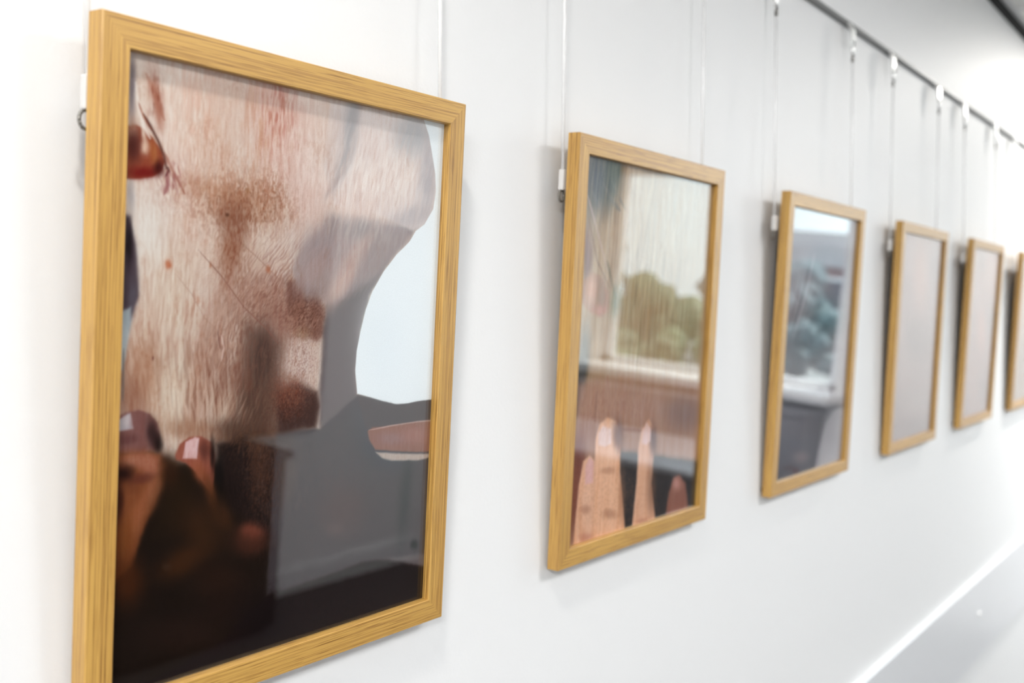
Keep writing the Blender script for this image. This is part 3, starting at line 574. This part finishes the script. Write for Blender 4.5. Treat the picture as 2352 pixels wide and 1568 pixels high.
  ('B',121.4,115.9,0.016,0.005,-0.001,-0.016,(135,102,93),0.6),
  ('B',262.7,67.1,0.014,0.005,-0.001,-0.023,(120,99,95),0.95),
  ('G',1.5,0.0),
 ],
 [
  ('P',[(-890,4282),(5207,4206),(5166,-603),(-254,-180)],(173,143,120),1.0,1.1),
  ('B',90.1,283.8,0.008,0.003,0.0,-0.014,(183,145,118),1.0),
  ('B',285.0,134.8,0.007,0.003,-0.0,-0.013,(146,127,118),0.95),
 ],
]

FW, FH, FT, RW = .330, .42434, .01335, .018625
def s2l(c): return np.where(c <= .04045, c/12.92, ((c+.055)/1.055)**2.4)
def value_noise(rng, X, Y, sx, sy, ang):
    a = math.radians(ang); U = (X*math.cos(a)+Y*math.sin(a))/sx; V = (-X*math.sin(a)+Y*math.cos(a))/sy
    U = U-U.min(); V = V-V.min(); nu = int(U.max())+3; nv = int(V.max())+3
    G = rng.random((nv, nu)); i = U.astype(int); j = V.astype(int); fu = U-i; fv = V-j
    fu = fu*fu*(3-2*fu); fv = fv*fv*(3-2*fv)
    return (G[j, i]*(1-fu)+G[j, i+1]*fu)*(1-fv)+(G[j+1, i]*(1-fu)+G[j+1, i+1]*fu)*fv
def poly_mask(X, Y, pts, blur, step):
    p = np.array(pts, float)/10; ins = np.zeros(X.shape, bool); dist = np.full(X.shape, 1e9)
    pad = 3*blur+2
    sel = (X > p[:, 0].min()-pad) & (X < p[:, 0].max()+pad) & (Y > p[:, 1].min()-pad) & (Y < p[:, 1].max()+pad)
    x = X[sel]; y = Y[sel]; inn = np.zeros(x.shape, bool); d2 = np.full(x.shape, 1e9)
    for k in range(len(p)):
        x1, y1 = p[k]; x2, y2 = p[(k+1) % len(p)]
        if y1 != y2:
            c = ((y1 > y) != (y2 > y)) & (x < (x2-x1)*(y-y1)/(y2-y1)+x1); inn ^= c
        dx, dy = x2-x1, y2-y1; t = np.clip(((x-x1)*dx+(y-y1)*dy)/(dx*dx+dy*dy+1e-9), 0, 1)
        d2 = np.minimum(d2, (x-x1-t*dx)**2+(y-y1-t*dy)**2)
    sd = np.where(inn, 1, -1)*np.sqrt(d2); b = max(blur, step*.6)
    v = 1/(1+np.exp(-np.clip(sd/b*2.2, -30, 30)))
    out = np.zeros(X.shape); out[sel] = v
    return out
def stroke_mask(X, Y, pts, w):
    p = np.array(pts, float)/10; d2 = np.full(X.shape, 1e9); T = np.zeros(X.shape); n = len(p)-1
    for k in range(n):
        x1, y1 = p[k]; x2, y2 = p[k+1]; dx, dy = x2-x1, y2-y1
        t = np.clip(((X-x1)*dx+(Y-y1)*dy)/(dx*dx+dy*dy+1e-9), 0, 1); q = (X-x1-t*dx)**2+(Y-y1-t*dy)**2
        T = np.where(q < d2, (k+t)/n, T); d2 = np.minimum(d2, q)
    taper = np.clip(4*T*(1-T)*1.6, .15, 1)
    return np.exp(-d2/(w*w*.5*taper+1e-9))
def paint(spec, nx, ny, seed):
    rng = np.random.default_rng(seed)
    x = np.linspace(RW*1000-2, FW*1000-RW*1000+2, nx); y = np.linspace(RW*1000-2, FH*1000-RW*1000+2, ny)
    X, Y = np.meshgrid(x, y); C = np.ones((ny, nx, 3))*.6; step = x[1]-x[0]
    # a gentle warp so blended shapes get natural, uneven outlines
    Xw = X+1.3*(value_noise(rng, X, Y, 9, 14, 0)-.5)+.8*(value_noise(rng, X, Y, 2.5, 5, 0)-.5)
    Yw = Y+1.6*(value_noise(rng, X, Y, 9, 9, 0)-.5)+.9*(value_noise(rng, X, Y, 3, 3, 0)-.5)
    for s in spec:
        if s[0] == 'B':
            _, cx, cy, a, b, c, d, col, al = s; dx = Xw-cx; dy = Yw-cy
            q = (a*dx+b*dy)**2+(c*dx+d*dy)**2; m = al*np.exp(-np.power(q, 1.35)*.9)
        elif s[0] == 'G':
            lum = C.mean(2, keepdims=True); k = np.clip((lum-.2)*2.2, 0, 1)
            C = C*(1-k)+k*np.clip((C*(1-s[2])+lum*s[2])*s[1], 0, 1); continue
        elif s[0] == 'W':
            _, cx, cy, a, b, c, d, col, al, sx, sy, ang = s; dx = Xw-cx; dy = Yw-cy
            q = (a*dx+b*dy)**2+(c*dx+d*dy)**2; sx = max(sx, step*1.2)
            nn = value_noise(rng, Xw, Yw, sx, sy, ang)*.65+value_noise(rng, Xw, Yw, max(sx*.5, step*1.2), sy*.5, ang)*.35
            m = al*np.exp(-q*.9)*np.clip((nn-.38)*2.6, 0, 1)
        elif s[0] == 'P': _, pts, col, al, bl = s; wp = min(1, bl/2); m = al*poly_mask(X+(Xw-X)*wp, Y+(Yw-Y)*wp, pts, bl, step)
        elif s[0] == 'S': _, pts, wd, col, al = s; m = al*stroke_mask(X, Y, pts, wd)
        else:
            _, kind, sx, sy, ang, al, tint = s
            sx = max(sx, step*1.4)
            n = value_noise(rng, Xw, Y, sx, sy, ang)
            lum = C.mean(2); skin = np.clip((lum-.12)*3, 0, 1)*np.clip((C[..., 0]-C[..., 2])*8-.15, 0, 1)
            if kind == 'fleck':
                n = value_noise(rng, Xw, Yw, sx, sy, 0)*value_noise(rng, Xw, Yw, sx*.5, sy*.5, 0)*value_noise(rng, X, Y, 16, 22, 0)*3.2; m = al*skin*np.clip((n-.45)*1.3, 0, 1)
            else:
                m = al*skin*np.clip((n-.35)*1.5, 0, 1); hi = al*.35*skin*np.clip((.4-n)*3, 0, 1)
                C += (1-C)*hi[..., None]*.5
            C = C*(1-m[..., None]*(1-np.array(tint))*2.2); continue
        C = C*(1-m[..., None])+np.array(col)/255*m[..., None]
    return X, Y, s2l(np.clip(C, 0, 1))
def print_mesh(spec, nx, ny, seed):
    X, Y, C = paint(spec, nx, ny, seed)
    me = bpy.data.meshes.new('print'); n = nx*ny
    me.vertices.add(n); co = np.zeros((n, 3)); co[:, 0] = X.ravel()/1000; co[:, 1] = 0; co[:, 2] = Y.ravel()/1000
    me.vertices.foreach_set('co', co.ravel())
    i = np.arange((ny-1)*(nx-1)); r = i//(nx-1); c = i % (nx-1); a = r*nx+c
    f = np.stack([a, a+1, a+nx+1, a+nx], 1).astype(np.int32)
    me.loops.add(f.size); me.loops.foreach_set('vertex_index', f.ravel())
    me.polygons.add(len(f)); me.polygons.foreach_set('loop_start', (np.arange(len(f))*4).astype(np.int32))
    me.update(); me.validate()
    at = me.color_attributes.new('ink', 'FLOAT_COLOR', 'POINT'); cc = np.ones((n, 4)); cc[:, :3] = C.reshape(-1, 3)
    at.data.foreach_set('color', cc.ravel().astype(np.float32))
    return me

# ---------------------------------------------------------------- picture frames
def rail_mesh(length):
    b = .0007; prof = [(0, 0), (0, FT-b), (b, FT), (RW-b*.8, FT), (RW, FT-b*.8), (RW, 0)]
    bm = bmesh.new(); E = []
    for sgn in (-1, 1): E.append([bm.verts.new((sgn*(length/2-v), v, z)) for v, z in prof])
    A, B = E; n = len(prof); bm.faces.new(A); bm.faces.new(B[::-1])
    for i in range(n): bm.faces.new((A[i], B[i], B[(i+1) % n], A[(i+1) % n]))
    bmesh.ops.recalc_face_normals(bm, faces=bm.faces)
    return mesh_of(bm)
short_me = rail_mesh(FW); long_me = rail_mesh(FH)
def mtx(xa, ya, za, o):
    return Matrix(((xa[0], ya[0], za[0], o[0]), (xa[1], ya[1], za[1], o[1]), (xa[2], ya[2], za[2], o[2]), (0, 0, 0, 1)))
bm = bmesh.new(); box_bm(bm, (RW-.003, -FT+.005, RW-.003), (FW-RW+.003, -FT+.0065, FH-RW+.003)); glass_me = mesh_of(bm)
bm = bmesh.new(); box_bm(bm, (RW-.006, -FT+.0076, RW-.006), (FW-RW+.006, -.0015, FH-RW+.006)); back_me = mesh_of(bm)
bm = bmesh.new(); cyl_bm(bm, (0, .0045, 0), (0, 0, 0), .005, 14); bump_me = mesh_of(bm)
FR = [(.0844, .0506, 1.3752), (.5929, .0456, 1.3782), (1.1320, .0507, 1.3747), (1.6874, .0431, 1.3748), (2.2316, .0497, 1.3763), (2.8022, .0512, 1.3753)]
PL = ['large near oak framed photograph of a throat with an earlobe and dark hand', 'oak framed photograph of a neck with ear and four raised fingertips, second nearest',
      'oak framed photograph whose glass mirrors the bright window and sill, third nearest', 'pale hazy oak framed photograph, fourth along the wall from the viewer',
      'oak framed photograph with faint pink and grey shapes, second farthest in view', 'oak framed photograph cut off by the right edge of the picture']
RES = [(520, 680), (340, 450), (190, 240), (110, 140), (90, 110), (70, 90)]
for i, (fx, tilt, fz) in enumerate(FR):
    t = empty('framed_photograph', (fx, -.004, fz), PL[i], 'picture', 'oak framed photographs hung in a row')
    t.rotation_euler = (tilt, 0, 0)
    for me, mt in ((short_me, mtx((1, 0, 0), (0, 0, 1), (0, -1, 0), (FW/2, 0, 0))), (short_me, mtx((-1, 0, 0), (0, 0, -1), (0, -1, 0), (FW/2, 0, FH))),
                   (long_me, mtx((0, 0, -1), (1, 0, 0), (0, -1, 0), (0, 0, FH/2))), (long_me, mtx((0, 0, 1), (-1, 0, 0), (0, -1, 0), (FW, 0, FH/2)))):
        link('frame_rail', me, M['oak'], t, mt)
    pm = print_mesh(ART[i], *RES[i], 11+i)
    link('print', pm, M['print'], t, Matrix.Translation((0, -FT+.0070, 0)))
    link('glass', glass_me, M['glass'], t); link('backing_board', back_me, M['mdf'], t)
    for bx in (.012, FW-.012): link('bumper', bump_me, M['felt'], t, Matrix.Translation((bx, 0, .008)))

# ---------------------------------------------------------------- hanging rail and wires
rail = empty('picture_rail', (0, 0, 2.1), 'thin grey metal picture rail running along the white wall above the frames', 'picture rail')
bm = bmesh.new(); extrude_profile(bm, [(0, -.0035), (-.007, -.0035), (-.0095, -.001), (-.0095, .0025), (-.008, .0035), (0, .0035)], X0, X1)
link('rail_profile', mesh_of(bm), M['alu'], rail)
WX = [(.0885, .4064), (.5948, .9010), (1.1258, 1.4506), (1.6769, 1.9967), (2.222, 2.548), (2.792, 3.118)]
ORD = ['nearest', 'second', 'third', 'fourth', 'fifth', 'sixth']
# one wire assembly in local space, hung from the rail
def clip_mesh():
    bm = bmesh.new()      # over the rail: bent strip with rounded foot
    prof = [(-.0094, -.003), (-.0145, -.003), (-.0168, -.010), (-.0178, -.034), (-.0160, -.037), (-.0135, -.036), (-.0125, -.012), (-.0094, -.006)]
    extrude_profile(bm, prof, -.011, -.001); return mesh_of(bm)
def clip2_mesh():
    bm = bmesh.new()
    prof = [(-.0094, -.006), (-.0145, -.007), (-.0165, -.012), (-.0170, -.030), (-.0150, -.033), (-.0130, -.030)]
    extrude_profile(bm, prof, .002, .010); return mesh_of(bm)
def barrel_mesh():
    bm = bmesh.new(); cyl_bm(bm, (.001, -.015, -.056), (.001, -.015, -.030), .0032, 16, .0046); return mesh_of(bm, True)
def crimp_mesh():
    bm = bmesh.new(); cyl_bm(bm, (.001, -.015, -.0635), (.001, -.015, -.056), .0024, 12); return mesh_of(bm, True)
cl, cl2, ba, cr = clip_mesh(), clip2_mesh(), barrel_mesh(), crimp_mesh()
bm = bmesh.new(); box_bm(bm, (-.0035, -.003, -.010), (.007, .003, .010), .0012); plate_me = mesh_of(bm)
bm = bmesh.new()
rp = [(-.001+.0042*math.sin(a), 0, -.0155-.0055*math.cos(a)) for a in [math.pi*2*k/14 for k in range(15)]]
tube_path(bm, rp, .0011, 8); ring_me = mesh_of(bm, True)
for i, (a, b) in enumerate(WX):
    fx, tilt, fz = FR[i]; v = .895*FH
    for s, x in enumerate((a, b)):
        t = empty('hanging_wire', (x, 0, 2.1), 'clear nylon picture hanger on the %s side of the %s picture from the viewer' % (('left', 'right')[s], ORD[i]), 'picture hanger', 'clear picture hangers')
        link('rail_clip', cl, M['chrome'], t); link('rail_clip', cl2, M['chrome'], t); link('barrel', ba, M['chrome'], t); link('crimp', cr, M['steel'], t)
        ye = -(.004+v*math.sin(tilt))+.0055; ze = fz+v*math.cos(tilt)-2.1
        bm = bmesh.new(); cyl_bm(bm, (.001, -.015, -.063), (0, ye, ze+.009), .0017, 12)
        link('wire', mesh_of(bm, True), M['nylon'], t)
        link('hook_plate', plate_me, M['plastic'], t, Matrix.Translation((0, ye, ze)) @ Matrix.Rotation(tilt, 4, 'X'))
        link('hook_ring', ring_me, M['steel'], t, Matrix.Translation((0, ye, ze)) @ Matrix.Rotation(tilt, 4, 'X'))

# ---------------------------------------------------------------- furniture mirrored in the glass
cb = empty('sideboard', (1.93, -L+.02, 0), 'low dark wooden sideboard against the wall opposite the pictures', 'sideboard')
box('body', (-.75, 0, .03), (.80, .30, .74), M['darkwood'], cb, .004); box('top', (-.77, -.0, .74), (.82, .32, .77), M['darkwood'], cb, .004)
box('plinth', (-.73, .02, 0), (.78, .27, .03), M['black'], cb)
for k in range(3):
    d = box('door', (-.73+k*.51, .30, .05), (-.73+k*.51+.49, .318, .72), M['darkwood'], cb, .002)
    bm = bmesh.new(); cyl_bm(bm, (-.73+k*.51+.44, .318, .40), (-.73+k*.51+.44, .34, .40), .01, 14); link('knob', mesh_of(bm), M['steel'], d)
cu = empty('cupboard', (5.42, -2.2, 0), 'long low grey cupboard standing below the window sill', 'cupboard')
box('body', (-.14, -.76, .04), (.17, .76, .92), M['greyleg'], cu, .003); box('top', (-.16, -.77, .92), (.175, .77, .95), M['greyleg'], cu, .003)
for k in range(3):
    d = box('door', (-.158, -.75+k*.50, .06), (-.14, -.75+k*.50+.49, .90), M['greyleg'], cu, .002)
    bm = bmesh.new(); cyl_bm(bm, (-.158, -.32+k*.5, .6), (-.18, -.32+k*.5, .6), .01, 14); link('knob', mesh_of(bm), M['steel'], d)
nb = empty('noticeboard', (2.2, -L, 1.55), 'large charcoal felt noticeboard on the wall above the dark sideboard', 'noticeboard')
box('felt_panel', (-.80, .001, -.76), (.985, .018, .66), M['felt'], nb)
bm = bmesh.new()
for a, b in (((-.82, -.78), (1.0, -.76)), ((-.82, .66), (1.0, .68)), ((-.82, -.76), (-.80, .66)), ((.985, -.76), (1.0, .66))): box_bm(bm, (a[0], .001, a[1]), (b[0], .026, b[1]))
link('frame', mesh_of(bm), M['darkwood'], nb)
tb = empty('table', (4.60, -2.1, 0), 'pale topped table on grey legs standing below the window', 'table')
box('tabletop', (-.45, -.62, .722), (.45, .62, .75), M['tabletop'], tb, .004)
bm = bmesh.new(); box_bm(bm, (-.38, -.54, .66), (.38, .54, .722)); link('apron', mesh_of(bm), M['greyleg'], tb)
for sx in (-.38, .34):
    for sy in (-.54, .50): box('leg', (sx, sy, 0), (sx+.04, sy+.04, .66), M['greyleg'], tb, .003)
bm = bmesh.new(); vs = [bm.verts.new(v) for v in ((-.06, -.1, 0), (-.06, .1, 0), (0, .1, .13), (0, -.1, .13), (.06, .1, 0), (.06, -.1, 0))]
bm.faces.new((vs[0], vs[1], vs[2], vs[3])); bm.faces.new((vs[3], vs[2], vs[4], vs[5]))
o = link('tent_card', mesh_of(bm), M['paper'], None, Matrix.Translation((4.45, -1.62, .751)) @ Matrix.Rotation(.9, 4, 'Z')); sm = o.modifiers.new('t', 'SOLIDIFY'); sm.thickness = .001
tag(o, 'folded white card standing on the pale table by the window', 'card')
# outside the window
tag(box('ground', (X1+.2, -40, -.25), (60, 12, -.15), M['paving']), kind=st)
def bush(name, loc, r, m, label, n=26, seed=0):
    rg = random.Random(seed); bm = bmesh.new()
    for k in range(n):
        vs = bmesh.ops.create_icosphere(bm, subdivisions=2, radius=rg.uniform(.22, .4))['verts']
        a = rg.uniform(0, 6.28); q = math.sqrt(rg.random())
        c = Vector((r[0]*q*math.cos(a), r[1]*q*math.sin(a), .25+rg.random()*(r[2]-.3)*(1-.5*q*q)))
        for v in vs: v.co = v.co*(1+rg.uniform(-.18, .18))*max(.6, r[2]/2.2)+c
    o = link(name, mesh_of(bm), m, None, Matrix.Translation(loc)); return tag(o, label, 'bush', 'bushes outside the window')
bush('bush', (9.5, -4.3, -.15), (1.3, .8, 1.5), M['leaf'], 'round green bush nearest outside the window', 30, 1)
bush('bush', (20, -7.6, -.15), (1.6, 1.2, 2.6), M['leaf2'], 'tall blue green bush by the paving outside the window', 40, 2)
bush('bush', (17, -5.1, -.15), (1.0, 1.0, 1.3), M['leaf2'], 'small blue green bush on the far paving outside', 26, 3)
bush('bush', (15, -8.4, -.15), (1.4, 1.2, 2.3), M['leaf'], 'broad green bush left of the others outside', 36, 5)
hs = empty('house', (33, -11, -.15), 'low pink brick house with a slate roof across the paving', 'house')
box('wall', (-3, -2.2, 0), (3, 6, 2.1), M['brick'], hs)
bm = bmesh.new(); vs = [bm.verts.new(v) for v in ((-3.3, -2.5, 2.1), (3.3, -2.5, 2.1), (0, -2.5, 3.2), (-3.3, 6.3, 2.1), (3.3, 6.3, 2.1), (0, 6.3, 3.2))]
for f in ((0, 1, 2), (3, 5, 4), (0, 2, 5, 3), (2, 1, 4, 5), (0, 3, 4, 1)): bm.faces.new([vs[k] for k in f])
link('roof', mesh_of(bm), M['slate'], hs)
for yy in (-1.0, 1.4, 4.2): f = box('window', (-3.05, yy-.6, .8), (-2.98, yy+.6, 1.8), M['upvc'], hs); box('pane', (-3.07, yy-.5, .9), (-3.04, yy+.5, 1.7), M['darkglass'], f)
